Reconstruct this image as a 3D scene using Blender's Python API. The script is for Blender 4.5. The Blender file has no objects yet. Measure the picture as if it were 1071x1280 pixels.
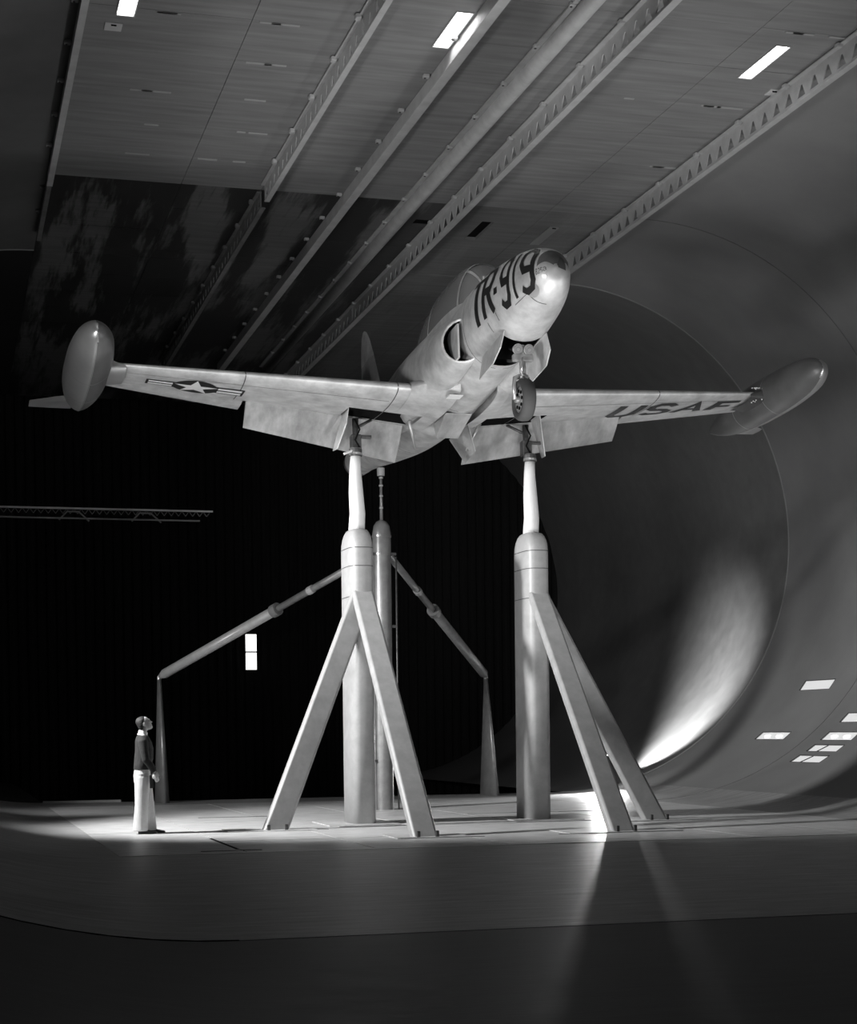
import bpy, bmesh, math, random
from mathutils import Vector, Matrix
random.seed(7)
S = bpy.context.scene
COL = S.collection
R = math.radians

# ------------------------------------------------------------------ camera
cam_d = bpy.data.cameras.new('camera'); cam = bpy.data.objects.new('camera', cam_d); COL.objects.link(cam)
YAW, PIT, ROL, FPX, CY = R(15.7), R(-1.23), R(-0.645), 2155.7, 956.8
_F = Vector((math.sin(YAW)*math.cos(PIT), math.cos(YAW)*math.cos(PIT), math.sin(PIT)))
_R = Vector((math.cos(YAW), -math.sin(YAW), 0)); _U = _R.cross(_F)
_R2 = _R*math.cos(ROL)+_U*math.sin(ROL); _U2 = -_R*math.sin(ROL)+_U*math.cos(ROL)
cam.matrix_world = Matrix(((_R2.x,_U2.x,-_F.x,-8.202),(_R2.y,_U2.y,-_F.y,0),(_R2.z,_U2.z,-_F.z,1.568),(0,0,0,1)))
cam_d.sensor_fit = 'HORIZONTAL'; cam_d.sensor_width = 36; cam_d.lens = FPX/1071*36
cam_d.shift_y = (CY-640)/1071; cam_d.clip_end = 300
S.camera = cam
# ------------------------------------------------------------------ world and lights
w = bpy.data.worlds.new('world'); S.world = w; w.use_nodes = True
w.node_tree.nodes['Background'].inputs[0].default_value = (1,1,1,1)
w.node_tree.nodes['Background'].inputs[1].default_value = 0.004
S.view_settings.view_transform = 'Standard'; S.view_settings.look = 'None'
S.view_settings.exposure = 0.5; S.view_settings.gamma = 1; S.view_settings.use_curve_mapping = False
S.cycles.max_bounces = 5; S.cycles.caustics_reflective = False; S.cycles.caustics_refractive = False
S.cycles.sample_clamp_indirect = 4

def spot(name, loc, aim, watts, deg, blend=.4, size=.3):
    d = bpy.data.lights.new(name, 'SPOT'); d.energy = watts; d.spot_size = R(deg); d.spot_blend = blend; d.shadow_soft_size = size
    o = bpy.data.objects.new(name, d); COL.objects.link(o); o.location = loc
    o.rotation_euler = (Vector(aim)-Vector(loc)).to_track_quat('-Z','Y').to_euler(); return o
spot('key_flood_left', (-11.0,17.0,3.0), (-.5,28.5,7.4), 3400, 50, .6, 1.2)
spot('added_tail_fill', (-10.4,29.0,2.6), (0.0,33.2,8.6), 420, 24, .8, .4)  # added fill with no fitting of its own, brightens the fin
spot('high_side_flood', (-10.6,26.6,6.2), (.8,28.9,0), 5400, 66, .7, .35)
spot('camera_side_flood', (-9.6,8.5,1.2), (1.0,30,5.2), 2200, 34, .7, .6)
spot('ceiling_flood', (-.5,20.0,1.0), (1.2,26.5,12.2), 1050, 92, .8, .6)
spot('right_flood', (8.5,19.5,1.0), (0.0,28,9.5), 700, 70, .6, .5)
spot('rear_left_flood', (-10.6,31.5,2.6), (1.5,38.5,1.6), 900, 60, .7, .3)
spot('back_flood_wall', (7.6,39.75,.80), (11.2,41.2,1.9), 2800, 66, 1.0, .08)
spot('back_flood_floor', (7.12,38.9,.92), (5.9,36.9,0.0), 2000, 62, 1.0, .10)

# ------------------------------------------------------------------ helpers
MATS = {}
def mat(name, base=.5, rough=.5, metal=0.0, var=.0, scale=4.0, bump=0.0, bscale=60.0, stretch=(1,1,1), emit=0, spec=.5, trans=0):
    if name in MATS: return MATS[name]
    m = bpy.data.materials.new(name); m.use_nodes = True; nt = m.node_tree; N = nt.nodes; L = nt.links
    b = N['Principled BSDF']
    c = (base,base,base,1) if not isinstance(base, tuple) else (*base,1)
    b.inputs['Base Color'].default_value = c; b.inputs['Roughness'].default_value = rough; b.inputs['Metallic'].default_value = metal
    b.inputs['Specular IOR Level'].default_value = spec
    if trans: b.inputs['Transmission Weight'].default_value = trans
    if emit:
        b.inputs['Emission Color'].default_value = (1,1,1,1); b.inputs['Emission Strength'].default_value = emit
    tc = N.new('ShaderNodeTexCoord'); mp = N.new('ShaderNodeMapping'); mp.inputs['Scale'].default_value = stretch
    L.new(tc.outputs['Object'], mp.inputs['Vector'])
    if var:
        n = N.new('ShaderNodeTexNoise'); n.inputs['Scale'].default_value = scale; n.inputs['Detail'].default_value = 6; n.inputs['Roughness'].default_value = .62
        L.new(mp.outputs[0], n.inputs['Vector'])
        r = N.new('ShaderNodeValToRGB'); r.color_ramp.elements[0].position = .3; r.color_ramp.elements[1].position = .7
        lo = max(0, base-var); hi = min(1, base+var)
        r.color_ramp.elements[0].color = (lo,lo,lo,1); r.color_ramp.elements[1].color = (hi,hi,hi,1)
        L.new(n.outputs['Fac'], r.inputs[0]); L.new(r.outputs[0], b.inputs['Base Color'])
        m2 = N.new('ShaderNodeMapRange'); m2.inputs[3].default_value = max(.05,rough-.1); m2.inputs[4].default_value = min(1,rough+.12)
        L.new(n.outputs['Fac'], m2.inputs[0]); L.new(m2.outputs[0], b.inputs['Roughness'])
    if bump:
        n2 = N.new('ShaderNodeTexNoise'); n2.inputs['Scale'].default_value = bscale; n2.inputs['Detail'].default_value = 4
        L.new(mp.outputs[0], n2.inputs['Vector'])
        bp = N.new('ShaderNodeBump'); bp.inputs['Strength'].default_value = bump; bp.inputs['Distance'].default_value = .02
        L.new(n2.outputs['Fac'], bp.inputs['Height']); L.new(bp.outputs[0], b.inputs['Normal'])
    MATS[name] = m; return m

def link(name, me, m, parent=None, smooth=False):
    o = bpy.data.objects.new(name, me); COL.objects.link(o)
    if m and not me.materials: me.materials.append(m)
    if smooth:
        for p in me.polygons: p.use_smooth = True
    if parent: o.parent = parent
    return o
def mesh(name, V, Fc, m, parent=None, smooth=False):
    me = bpy.data.meshes.new(name); me.from_pydata([tuple(v) for v in V], [], Fc); me.update()
    bm = bmesh.new(); bm.from_mesh(me); bmesh.ops.recalc_face_normals(bm, faces=bm.faces); bm.to_mesh(me); bm.free()
    return link(name, me, m, parent, smooth)
def tag(o, label=None, cat=None, group=None, kind=None):
    if label: o['label'] = label
    if cat: o['category'] = cat
    if group: o['group'] = group
    if kind: o['kind'] = kind
    return o
def empty(name, loc, rot=(0,0,0)):
    o = bpy.data.objects.new(name, None); COL.objects.link(o); o.location = loc; o.rotation_euler = rot
    o.empty_display_size = .2; return o
class MB:
    def __init__(s): s.V=[]; s.F=[]
    def add(s, V, F):
        n=len(s.V); s.V += [Vector(v) for v in V]; s.F += [[i+n for i in f] for f in F]; return s
    def box(s, c, d, M=None):
        x,y,z=[k/2 for k in d]; V=[Vector((a*x,b*y,e*z)) for a in(-1,1) for b in(-1,1) for e in(-1,1)]
        if M: V=[M@v for v in V]
        V=[v+Vector(c) for v in V]
        return s.add(V,[[0,1,3,2],[4,6,7,5],[0,4,5,1],[2,3,7,6],[0,2,6,4],[1,5,7,3]])
    def loft(s, rings, cap=True, closed=True):
        n=len(rings[0]); V=[v for r in rings for v in r]; F=[]
        for i in range(len(rings)-1):
            for j in range(n if closed else n-1):
                k=(j+1)%n; F.append([i*n+j,i*n+k,(i+1)*n+k,(i+1)*n+j])
        if cap and closed: F.append(list(range(n))[::-1]); F.append([(len(rings)-1)*n+j for j in range(n)])
        return s.add(V,F)
    def tube(s, pts, rad, n=14, cap=True):
        pts=[Vector(p) for p in pts]
        if not hasattr(rad,'__len__'): rad=[rad]*len(pts)
        rings=[]; up=None
        for i,p in enumerate(pts):
            t=(pts[min(i+1,len(pts)-1)]-pts[max(i-1,0)]).normalized()
            if up is None: up=t.orthogonal().normalized()
            a=(up-t*up.dot(t)).normalized(); b=t.cross(a); up=a
            rings.append([p+(a*math.cos(2*math.pi*k/n)+b*math.sin(2*math.pi*k/n))*rad[i] for k in range(n)])
        return s.loft(rings,cap)
    def build(s, name, m, parent=None, smooth=False, bevel=0, seg=2):
        o = mesh(name, s.V, s.F, m, parent, smooth)
        if bevel:
            b=o.modifiers.new('bevel','BEVEL'); b.width=bevel; b.segments=seg; b.limit_method='ANGLE'
        return o
def autosmooth(o, deg=35):
    bm=bmesh.new(); bm.from_mesh(o.data)
    for e in bm.edges:
        if len(e.link_faces)==2 and e.calc_face_angle(0)>R(deg): e.smooth=False
    bm.to_mesh(o.data); bm.free(); return o
def lerp(a,b,t): return a+(b-a)*t
def interp(tab, x):
    if x<=tab[0][0]: return tab[0][1]
    for i in range(len(tab)-1):
        if x<=tab[i+1][0]:
            x0,y0=tab[i]; x1,y1=tab[i+1]
            h=x1-x0; t=(x-x0)/h
            m0=(y1-tab[i-1][1])/(x1-tab[i-1][0]) if i>0 else (y1-y0)/h
            m1=(tab[i+2][1]-y0)/(tab[i+2][0]-x0) if i+2<len(tab) else (y1-y0)/h
            return (2*t**3-3*t*t+1)*y0+(t**3-2*t*t+t)*h*m0+(-2*t**3+3*t*t)*y1+(t**3-t*t)*h*m1
    return tab[-1][1]

# ------------------------------------------------------------------ materials
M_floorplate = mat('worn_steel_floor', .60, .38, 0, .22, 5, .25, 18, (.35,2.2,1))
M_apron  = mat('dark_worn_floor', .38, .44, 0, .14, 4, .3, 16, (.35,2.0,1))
M_front  = mat('dimmed_front_floor', .05, .5, 0, .03, 3, .10, 12, (.5,2.0,1), 0, .2)  # base tone lowered to stand in for the weak light up front
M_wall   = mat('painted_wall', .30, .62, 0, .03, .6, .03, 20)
M_black  = mat('black_ribbed_sheet', .012, .8)
M_blackfloor = mat('black_floor_beyond', .012, .9)
M_seam   = mat('pale_seam_strip', .42, .6)
M_rail   = mat('pale_painted_steel', .55, .5, 0, .07, 3)
M_raildim= mat('dimmed_painted_steel', .2, .6, 0, .05, 3)  # darker copy of the rail paint, dimness of unlit lengths in the colour
M_alu    = mat('polished_aluminium', .66, .50, .45, .16, 3.2, .03, 8)
M_alu2   = mat('dull_aluminium', .42, .42, .3, .16, 2.2, .04, 10, (1.6,.5,1))
M_tank   = mat('tank_aluminium', .62, .36, .7, .05, 2.0, .02, 6)
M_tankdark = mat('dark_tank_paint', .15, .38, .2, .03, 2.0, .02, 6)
M_darkmetal = mat('dark_gear_metal', .10, .45, .5, .04, 14)
M_bay    = mat('shadowed_bay', .010, .95, spec=.05)
M_rubber = mat('tyre_rubber', .07, .75)
M_hub    = mat('wheel_hub', .5, .4, .6)
M_ink    = mat('black_marking', .015, .5)
M_grey   = mat('grey_nose_panel', .14, .6)
M_white  = mat('white_marking', .8, .5)
M_strut  = mat('painted_strut', .40, .40, 0, .05, 5, .03, 10)
M_strut2 = mat('stained_strut', .30, .40, .1, .07, 5, .03, 10)
M_mast   = mat('white_wrapped_mast', .82, .6, 0, .04, 6, .2, 10)
M_steel  = mat('round_steel_column', .32, .32, .35, .06, 5)
M_pipe   = mat('pale_pipe', .55, .35, .1, .05, 5)
M_lamp   = mat('lamp_diffuser', 1.0, .5, emit=5)
M_win    = mat('lit_window_light', .5, .5, emit=.40)
M_winfar = mat('daylit_pane', .9, .5, emit=1.6)
M_lens   = mat('flood_lens', .9, .3, emit=60)
M_glassd = mat('canopy_glass', .24, .18, 0, spec=.8)

# ceiling paint: lighter near, with a dark stained coating past the joint, worn through in streaks
def ceil_mat():
    m = bpy.data.materials.new('ceiling_paint'); m.use_nodes=True; nt=m.node_tree; N=nt.nodes; L=nt.links; b=N['Principled BSDF']
    b.inputs['Roughness'].default_value=.6
    g=N.new('ShaderNodeNewGeometry'); sx=N.new('ShaderNodeSeparateXYZ'); L.new(g.outputs['Position'],sx.inputs[0])
    mp=N.new('ShaderNodeMapping'); mp.inputs['Scale'].default_value=(1.15,.13,1); mp.inputs['Location'].default_value=(3.1,1.7,0); L.new(g.outputs['Position'],mp.inputs['Vector'])
    n=N.new('ShaderNodeTexNoise'); n.inputs['Scale'].default_value=1.0; n.inputs['Detail'].default_value=7; n.inputs['Roughness'].default_value=.6; L.new(mp.outputs[0],n.inputs['Vector'])
    mpf=N.new('ShaderNodeMapping'); mpf.inputs['Scale'].default_value=(14,.8,1); L.new(g.outputs['Position'],mpf.inputs['Vector'])
    nf=N.new('ShaderNodeTexNoise'); nf.inputs['Scale'].default_value=1.0; nf.inputs['Detail'].default_value=3; L.new(mpf.outputs[0],nf.inputs['Vector'])
    fm=N.new('ShaderNodeMath'); fm.operation='MULTIPLY_ADD'; fm.inputs[1].default_value=.16; L.new(nf.outputs[0],fm.inputs[0]); L.new(n.outputs[0],fm.inputs[2])
    # base grey with faint streaks across
    mp2=N.new('ShaderNodeMapping'); mp2.inputs['Scale'].default_value=(.5,5,1); L.new(g.outputs['Position'],mp2.inputs['Vector'])
    n2=N.new('ShaderNodeTexNoise'); n2.inputs['Scale'].default_value=1.3; n2.inputs['Detail'].default_value=5; L.new(mp2.outputs[0],n2.inputs['Vector'])
    r=N.new('ShaderNodeValToRGB'); r.color_ramp.elements[0].position=.3; r.color_ramp.elements[1].position=.75
    r.color_ramp.elements[0].color=(.22,.22,.22,1); r.color_ramp.elements[1].color=(.32,.32,.32,1); L.new(n2.outputs[0],r.inputs[0])
    # dark coat mask: y > 33.75 and x < 2.2 (soft), streak-worn
    a=N.new('ShaderNodeMath'); a.operation='GREATER_THAN'; a.inputs[1].default_value=33.76; L.new(sx.outputs['Y'],a.inputs[0])
    c=N.new('ShaderNodeMapRange'); c.inputs[1].default_value=1.2; c.inputs[2].default_value=3.2; c.inputs[3].default_value=1; c.inputs[4].default_value=.25; L.new(sx.outputs['X'],c.inputs[0])
    wv=N.new('ShaderNodeValToRGB'); wv.color_ramp.elements[0].position=.575; wv.color_ramp.elements[1].position=.65
    wv.color_ramp.elements[0].color=(1,1,1,1); wv.color_ramp.elements[1].color=(.45,.45,.45,1); L.new(fm.outputs[0],wv.inputs[0])
    m1=N.new('ShaderNodeMath'); m1.operation='MULTIPLY'; L.new(a.outputs[0],m1.inputs[0]); L.new(c.outputs[0],m1.inputs[1])
    m2=N.new('ShaderNodeMath'); m2.operation='MULTIPLY'; L.new(m1.outputs[0],m2.inputs[0]); L.new(wv.outputs[0],m2.inputs[1])
    mx=N.new('ShaderNodeMix'); mx.data_type='RGBA'; L.new(m2.outputs[0],mx.inputs[0]); L.new(r.outputs[0],mx.inputs[6]); mx.inputs[7].default_value=(.035,.035,.035,1)
    L.new(mx.outputs[2], b.inputs['Base Color']); return m
M_ceil = ceil_mat()

# ------------------------------------------------------------------ SETTING
FX, RR, H = 6.1, 6.1, 12.2          # flat half width, wall radius, height
Y_F, Y_A, Y_R, Y_E = 12.75, 21.9, 39.1, 75.0   # front joint, plate edge, ring joint, far end
st = lambda o: tag(o, kind='structure')
floor = st(MB().box((0,(-8+Y_R)/2,-.16),(2*FX,Y_R+8,.2)).build('floor', M_apron))
def slab(x0,x1,y0,y1,z0,z1,name,m,par,bev=.006):
    return MB().box(((x0+x1)/2,(y0+y1)/2,(z0+z1)/2),(x1-x0,y1-y0,z1-z0)).build(name,m,par)
g=.012
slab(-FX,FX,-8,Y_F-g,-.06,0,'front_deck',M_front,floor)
slab(-FX,FX,Y_F+g,Y_A-g,-.06,0,'middle_deck',M_apron,floor)
slab(-FX,FX,37.0+g,Y_R,-.06,-.002,'rear_deck',M_apron,floor)
xs=[-FX,-4.45,-2.75,-.9,.9,2.75,4.45,FX]; ys=[Y_A,24.3,26.9,29.4,32.0,34.5,37.0]
for i in range(7):
    for j in range(6):
        slab(xs[i]+.009,xs[i+1]-.009,ys[j]+.009,ys[j+1]-.009,-.06,random.uniform(-.002,.002),'floor_plate',M_floorplate,floor)
for (x0,x1,y0,y1) in [(-6.1,6.1,Y_A-.05,Y_A+.05)]:
    slab(x0,x1,y0,y1,-.03,.006,'edge_strip',mat('bright_edge_strip',.75,.4,.2),floor)
# slots round the strut feet
slots=[(-4.0,-2.4,26.45,26.5),(-1.95,-.7,23.72,23.78),(.45,2.4,23.72,23.78),(2.2,4.1,26.45,26.5),(-3.8,-2.1,31.0,31.05),(-2.1,-1.0,27.0,27.06),(.9,2.2,27.0,27.06),(-4.5,-4.46,22.6,25.0),(-5.0,-4.2,22.35,22.38),(1.0,3.5,30.1,30.15)]
for a in slots: slab(*a,-.03,.004,'slot',M_bay,floor)

ceiling = st(MB().box((0,(-8+Y_R)/2,H+.16),(2*FX,Y_R+8,.2)).build('ceiling', M_bay))
cx=[-6.1,-3.57,-2.0,-.3,1.9,4.0,6.1]; 
slab(-FX,FX,-8,22.54,H,H+.06,'ceiling_sheet',M_ceil,ceiling)
cy=[22.55+1.6*k for k in range(11)]+[Y_R]
LX=[(-5.56,-5.29,24.70,26.05),(-.69,-.42,24.70,26.06),(4.53,4.78,24.70,26.08)]
holes=LX+[(2.88,3.14,34.77,36.1),(4.38,4.62,34.77,36.15),(1.48,1.86,34.94,35.4)]
# panels: any panel a hole falls in is built as a frame round the hole
def panel_with_hole(x0,x1,y0,y1):
    rects=[(x0,x1,y0,y1)]
    for h in holes:
        out=[]
        for r_ in rects:
            a0,a1,b0,b1=r_; hx0,hx1,hy0,hy1=max(a0,h[0]),min(a1,h[1]),max(b0,h[2]),min(b1,h[3])
            if hx0>=hx1 or hy0>=hy1: out.append(r_); continue
            for q in [(a0,hx0,b0,b1),(hx1,a1,b0,b1),(hx0,hx1,b0,hy0),(hx0,hx1,hy1,b1)]:
                if q[1]-q[0]>1e-4 and q[3]-q[2]>1e-4: out.append(q)
        rects=out
    return rects
for i in range(6):
    for j in range(len(cy)-1):
        b=MB(); dz=random.uniform(0,.004)
        for (x0,x1,y0,y1) in panel_with_hole(cx[i]+.005,cx[i+1]-.005,cy[j]+.005,cy[j+1]-.005):
            b.box(((x0+x1)/2,(y0+y1)/2,H+.03+dz),(x1-x0,y1-y0,.06))
        b.build('ceiling_panel',M_ceil,ceiling)
# ceiling repair marks: raised pads and rings
for k in range(26):
    px_=random.choice([-4.6,-3.2,-2.9,3.4,4.6,5.1]); b=MB()
    yk=24.15+1.6*random.randrange(0,6); L_=random.uniform(.15,.5)
    b.box((px_+random.uniform(-.3,.3),yk+.05,H-.004),(L_,.05,.016)); b.build('patch',M_seam,ceiling,bevel=.004)

# curved walls -------------------------------------------------------------
wins=[(34.78,36.18,52.1,54.7),(34.8,36.2,37.1,39.6),(31.87,33.15,29.2,31.8),(31.83,33.1,33.2,35.5),(31.8,33.1,37.0,39.6),(31.75,33.08,42.5,45.2)]
def arc(side,a,r=RR): return (side*(FX+r*math.sin(R(a))), RR-r*math.cos(R(a)))
def wall(side,name,y0,y1,m,a_list,y_list,win=()):
    V=[];F=[]; idx={}
    for i,a in enumerate(a_list):
        x,z=arc(side,a)
        for j,y in enumerate(y_list): idx[i,j]=len(V); V.append((x,y,z))
    for i in range(len(a_list)-1):
        for j in range(len(y_list)-1):
            ym=(y_list[j]+y_list[j+1])/2; am=(a_list[i]+a_list[i+1])/2
            if any(w_[0]<ym<w_[1] and w_[2]<am<w_[3] for w_ in win): continue
            F.append([idx[i,j],idx[i+1,j],idx[i+1,j+1],idx[i,j+1]])
    o=mesh(name,V,F,m,None,True); return st(o)
base_a=[k*2.5 for k in range(73)]
aw=sorted(set([a for a in base_a]+[q for w_ in wins for q in w_[2:]])); 
yw=sorted(set([12.75,18,24,30,33.8,39.1]+[q for w_ in wins for q in w_[:2]]))
wall(1,'wall_right',0,0,M_wall,aw,yw,wins)
wall(-1,'wall_left',0,0,mat('dimmed_left_wall',.14,.65,0,.03,.6,.03,20),base_a,[12.75,24,39.1])  # left wall: wall paint copied darker, its dimness put into the colour
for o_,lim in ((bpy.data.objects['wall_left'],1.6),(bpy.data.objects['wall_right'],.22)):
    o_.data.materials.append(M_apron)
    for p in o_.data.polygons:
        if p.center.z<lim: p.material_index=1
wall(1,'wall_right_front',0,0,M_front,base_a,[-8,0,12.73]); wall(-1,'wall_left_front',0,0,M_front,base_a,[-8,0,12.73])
M_wall2 = mat('smooth_cone_wall', .22, .42, 0, .03, 1.2, .03, 20, (.5,2,2))
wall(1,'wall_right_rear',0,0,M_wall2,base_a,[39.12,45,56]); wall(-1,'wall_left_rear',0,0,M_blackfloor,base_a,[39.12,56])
# joint rings
def ring(side,y,wd,th,name,m,a0=0,a1=180):
    b=MB(); rings=[]
    for k in range(61):
        a=lerp(a0,a1,k/60); x1,z1=arc(side,a,RR+.01); x2,z2=arc(side,a,RR-th)
        rings.append([(x1,y-wd,z1),(x2,y-wd,z2),(x2,y+wd,z2),(x1,y+wd,z1)])
    b.loft(rings); return st(b.build(name,m))
ring(1,39.11,.022,.012,'trim_1',M_seam); ring(1,33.8,.010,.006,'trim_2',mat('dark_joint',.2,.7)); ring(-1,39.11,.022,.012,'trim_3',M_seam)
slab(-6.1,-4.4,38.95,39.1,0,.05,'edge_lip',M_seam,floor)
st(MB().box((0,12.75,-.004),(12.2,.03,.01)).build('trim_4',M_bay))
for s_,n_ in ((1,'trim_5'),(-1,'trim_6')): ring(s_,12.75,.02,.005,n_,M_bay)
# lit windows in the right wall
for k,(y0,y1,a0,a1) in enumerate(wins):
    b=MB(); D=.025
    P=lambda a,y,d:(arc(1,a,RR+d)[0],y,arc(1,a,RR+d)[1])
    V=[P(a0,y0,0),P(a1,y0,0),P(a1,y1,0),P(a0,y1,0),P(a0,y0,D),P(a1,y0,D),P(a1,y1,D),P(a0,y1,D)]
    b.add(V,[[0,1,5,4],[1,2,6,5],[2,3,7,6],[3,0,4,7]])
    wn=st(b.build('window_%d'%(k+1),M_raildim))
    MB().add([V[4],V[5],V[6],V[7]],[[0,1,2,3]]).build('light_panel',M_win,wn)
    if k in (1,4):
        for t in (.3,.7):
            c=Vector(P((a0+a1)/2,lerp(y0,y1,t),.03)); MB().tube([c-Vector((.0,.09,0)),c+Vector((0,.09,0))],.035,8).build('bulb',M_lamp,wn)
    if k in (2,3): MB().tube([P(a0,lerp(y0,y1,.7),.03),P(a1,lerp(y0,y1,.55),.03)],.02,6).build('brace_bar',M_bay,wn)
    f=MB()
    for (p,q) in ((0,1),(1,2),(2,3),(3,0)): f.tube([V[p],V[q]],.005,6)
    f.build('window_frame',M_bay,wn)

# far dark ribbed wall, sunken black floor behind the ring joint
V=[];F=[]; x=-12.2; YB=56.0; prof=[]
while x<12.2:
    prof += [(x,YB),(x+.06,YB-.05),(x+.16,YB-.05),(x+.22,YB)]; x+=.3
for (a,b_) in prof: V += [(a,b_,-1.3),(a,b_,12.4)]
for k in range(len(prof)-1): F.append([2*k,2*k+2,2*k+3,2*k+1])
st(mesh('wall_back',V,F,M_black))
st(MB().box((0,(39.2+YB)/2,-1.25),(26,YB-39.1,.1)).build('floor_rear',M_blackfloor))
st(MB().box((0,39.15,-.68),(24.4,.06,1.15)).build('trim_7',M_blackfloor))
rc=st(MB().box((0,(39.12+YB)/2,12.35),(12.4,YB-39.1,.1)).build('ceiling_rear',M_bay))
for i in range(6):
    for j in range(10):
        MB().box(((cx[i]+cx[i+1])/2,39.12+1.69*(j+.5),12.23),(cx[i+1]-cx[i]-.01,1.68,.06)).build('ceiling_panel',M_ceil,rc)
# lit two-pane opening in the far wall
wn=st(MB().box((1.53,YB-.08,4.13),(.44,.04,1.22)).build('window_7',M_bay))
for z in (3.83,4.43): MB().box((1.53,YB-.115,z),(.35,.02,.55)).build('pane',M_winfar,wn)

# ------------------------------------------------------------------ CEILING GIRDERS
def girder(x,y0,y1,label,m,depth=.40,pitch=.42,flange=.11,hole=(.30,.20),zt=H):
    root=empty('ceiling_girder',(x,y0,zt)); tag(root,label,'girder',None)
    n=int((y1-y0)/pitch); zb=-depth; hb=zb+.055; ht=hb+hole[1]
    V=[];F=[]
    for k in range(n):
        a=k*pitch; b_=a+pitch; m_=(a+b_)/2; h=hole[0]/2
        i=len(V); V+=[(0,a,0),(0,b_,0),(0,b_,hb),(0,a,hb),(0,m_-h,hb),(0,m_+h,hb),(0,m_+.03,ht),(0,m_-.03,ht),(0,a,zb),(0,b_,zb)]
        F+=[[i,i+1,i+6,i+7],[i,i+7,i+4,i+3],[i+1,i+2,i+5,i+6],[i+3,i+4,i+8],[i+4,i+5,i+9,i+8],[i+5,i+2,i+9]]
    wb=mesh('web',V,F,m,root); s=wb.modifiers.new('s','SOLIDIFY'); s.thickness=.016; s.offset=0
    MB().box((.035,(n*pitch)/2,zb),(flange,n*pitch,.02)).build('bottom_flange',m,root)
    MB().box((-.03,(n*pitch)/2,-.03),(flange,n*pitch,.02)).build('top_flange',m,root)
    for t in (.12,.42,.72):
        MB().box((-.012,n*pitch*t,-depth/2+.03),(.02,.3,depth-.08)).build('splice_plate',m,root,bevel=.004)
    for k in range(int(n/4)):
        MB().box((-.09,k*4*pitch+.6,-.05),(.09,.12,.07)).build('clamp',m,root,bevel=.01)
    return root
girder(-2.0,19.5,33.75,'pale lattice girder left of the centre ceiling light, ending at the paint joint',M_rail,.34,.42,.10,(.2,.15))
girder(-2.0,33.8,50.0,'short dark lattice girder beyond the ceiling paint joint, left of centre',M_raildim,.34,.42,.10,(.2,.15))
girder(1.88,18.5,52.0,'long pale girder with triangular holes running above the aircraft nose',M_rail,.42,.44,.13,(.30,.2))
girder(5.52,18.5,52.0,'pale girder with triangular holes at the edge of the right curved wall',M_rail,.40,.44,.12,(.28,.2))
def rail(x,y0,y1,label,kind,m,wd,dp):
    root=empty('ceiling_rail',(x,y0,H)); tag(root,label,'rail')
    L_=y1-y0
    if kind=='flat':
        MB().box((0,L_/2,-dp),(wd,L_,.03)).build('strip',m,root,bevel=.004)
        MB().box((-wd*.2,L_/2,-dp/2),(.03,L_,dp)).build('web',m,root)
    else:
        MB().tube([(0,0,-dp*.5),(0,L_,-dp*.5)],wd/2,20).build('duct',m,root,True)
        MB().box((-wd*.55,L_/2,-.02),(.12,L_,.03)).build('mounting_flange',m,root)
    for k in range(int(L_/1.6)):
        MB().box((-wd*.5-.05,.7+k*1.6,-.03),(.10,.10,.06)).build('clamp',m,root,bevel=.012)
        MB().tube([(-wd*.5-.07,.7+k*1.6,-.07),(-wd*.5-.07,.7+k*1.6,-.02)],.02,6).build('bolt',M_darkmetal,root)
    return root
rail(-6.08,18.5,33.75,'plain pale steel rail at the left edge of the ceiling','flat',M_rail,.11,.22)
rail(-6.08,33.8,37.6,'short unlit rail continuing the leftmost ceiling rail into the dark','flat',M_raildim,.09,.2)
rail(-.33,18.5,50.0,'flat pale ceiling rail with clamps along its left edge, right of the centre light','flat',M_rail,.17,.26)
rail(1.05,18.5,50.0,'smooth round pale ceiling duct between the clamped rail and the long girder','round',M_rail,.26,.22)

# ceiling lights and hatches
for k,(x0,x1,y0,y1) in enumerate(LX):
    r_=empty('ceiling_light',((x0+x1)/2,(y0+y1)/2,H))
    tag(r_,['bright ceiling light at the top left, cut by the frame','bright ceiling light at top centre, left of the round duct','bright ceiling light at the top right, nearest the curved wall'][k],'ceiling light','recessed ceiling lights')
    MB().box((0,0,.035),(x1-x0,y1-y0,.02)).build('diffuser',M_lamp,r_)
    f=MB(); a,b_=(x1-x0)/2,(y1-y0)/2
    for c,d in (((-a,0),(.02,2*b_)),((a,0),(.02,2*b_)),((0,-b_),(2*a,.02)),((0,b_),(2*a,.02))): f.box((c[0],c[1],.01),(d[0],d[1],.05))
    f.build('frame',M_seam,r_)
M_hatch=mat('hatch_grey',.34,.5); M_hatch2=mat('pale_hatch',.6,.5)
for (x0,x1,y0,y1,lab,m,dz) in [(-5.69,-5.43,26.35,26.63,'small pale ceiling hatch below the left ceiling light',M_hatch2,-.01),(5.30,5.48,26.41,26.66,'small pale ceiling hatch near the right ceiling light',M_hatch2,-.01),
        (4.39,4.61,34.79,36.13,'grey ceiling hatch cover above the aircraft nose',M_hatch,.0)]:
    r_=empty('ceiling_hatch',((x0+x1)/2,(y0+y1)/2,H)); tag(r_,lab,'hatch')
    MB().box((0,0,dz),(x1-x0,y1-y0,.02)).build('cover',m,r_,bevel=.004)
    MB().box((0,-(y1-y0)/2+.04,dz-.018),(.08,.02,.02)).build('catch',M_bay,r_)

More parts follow.
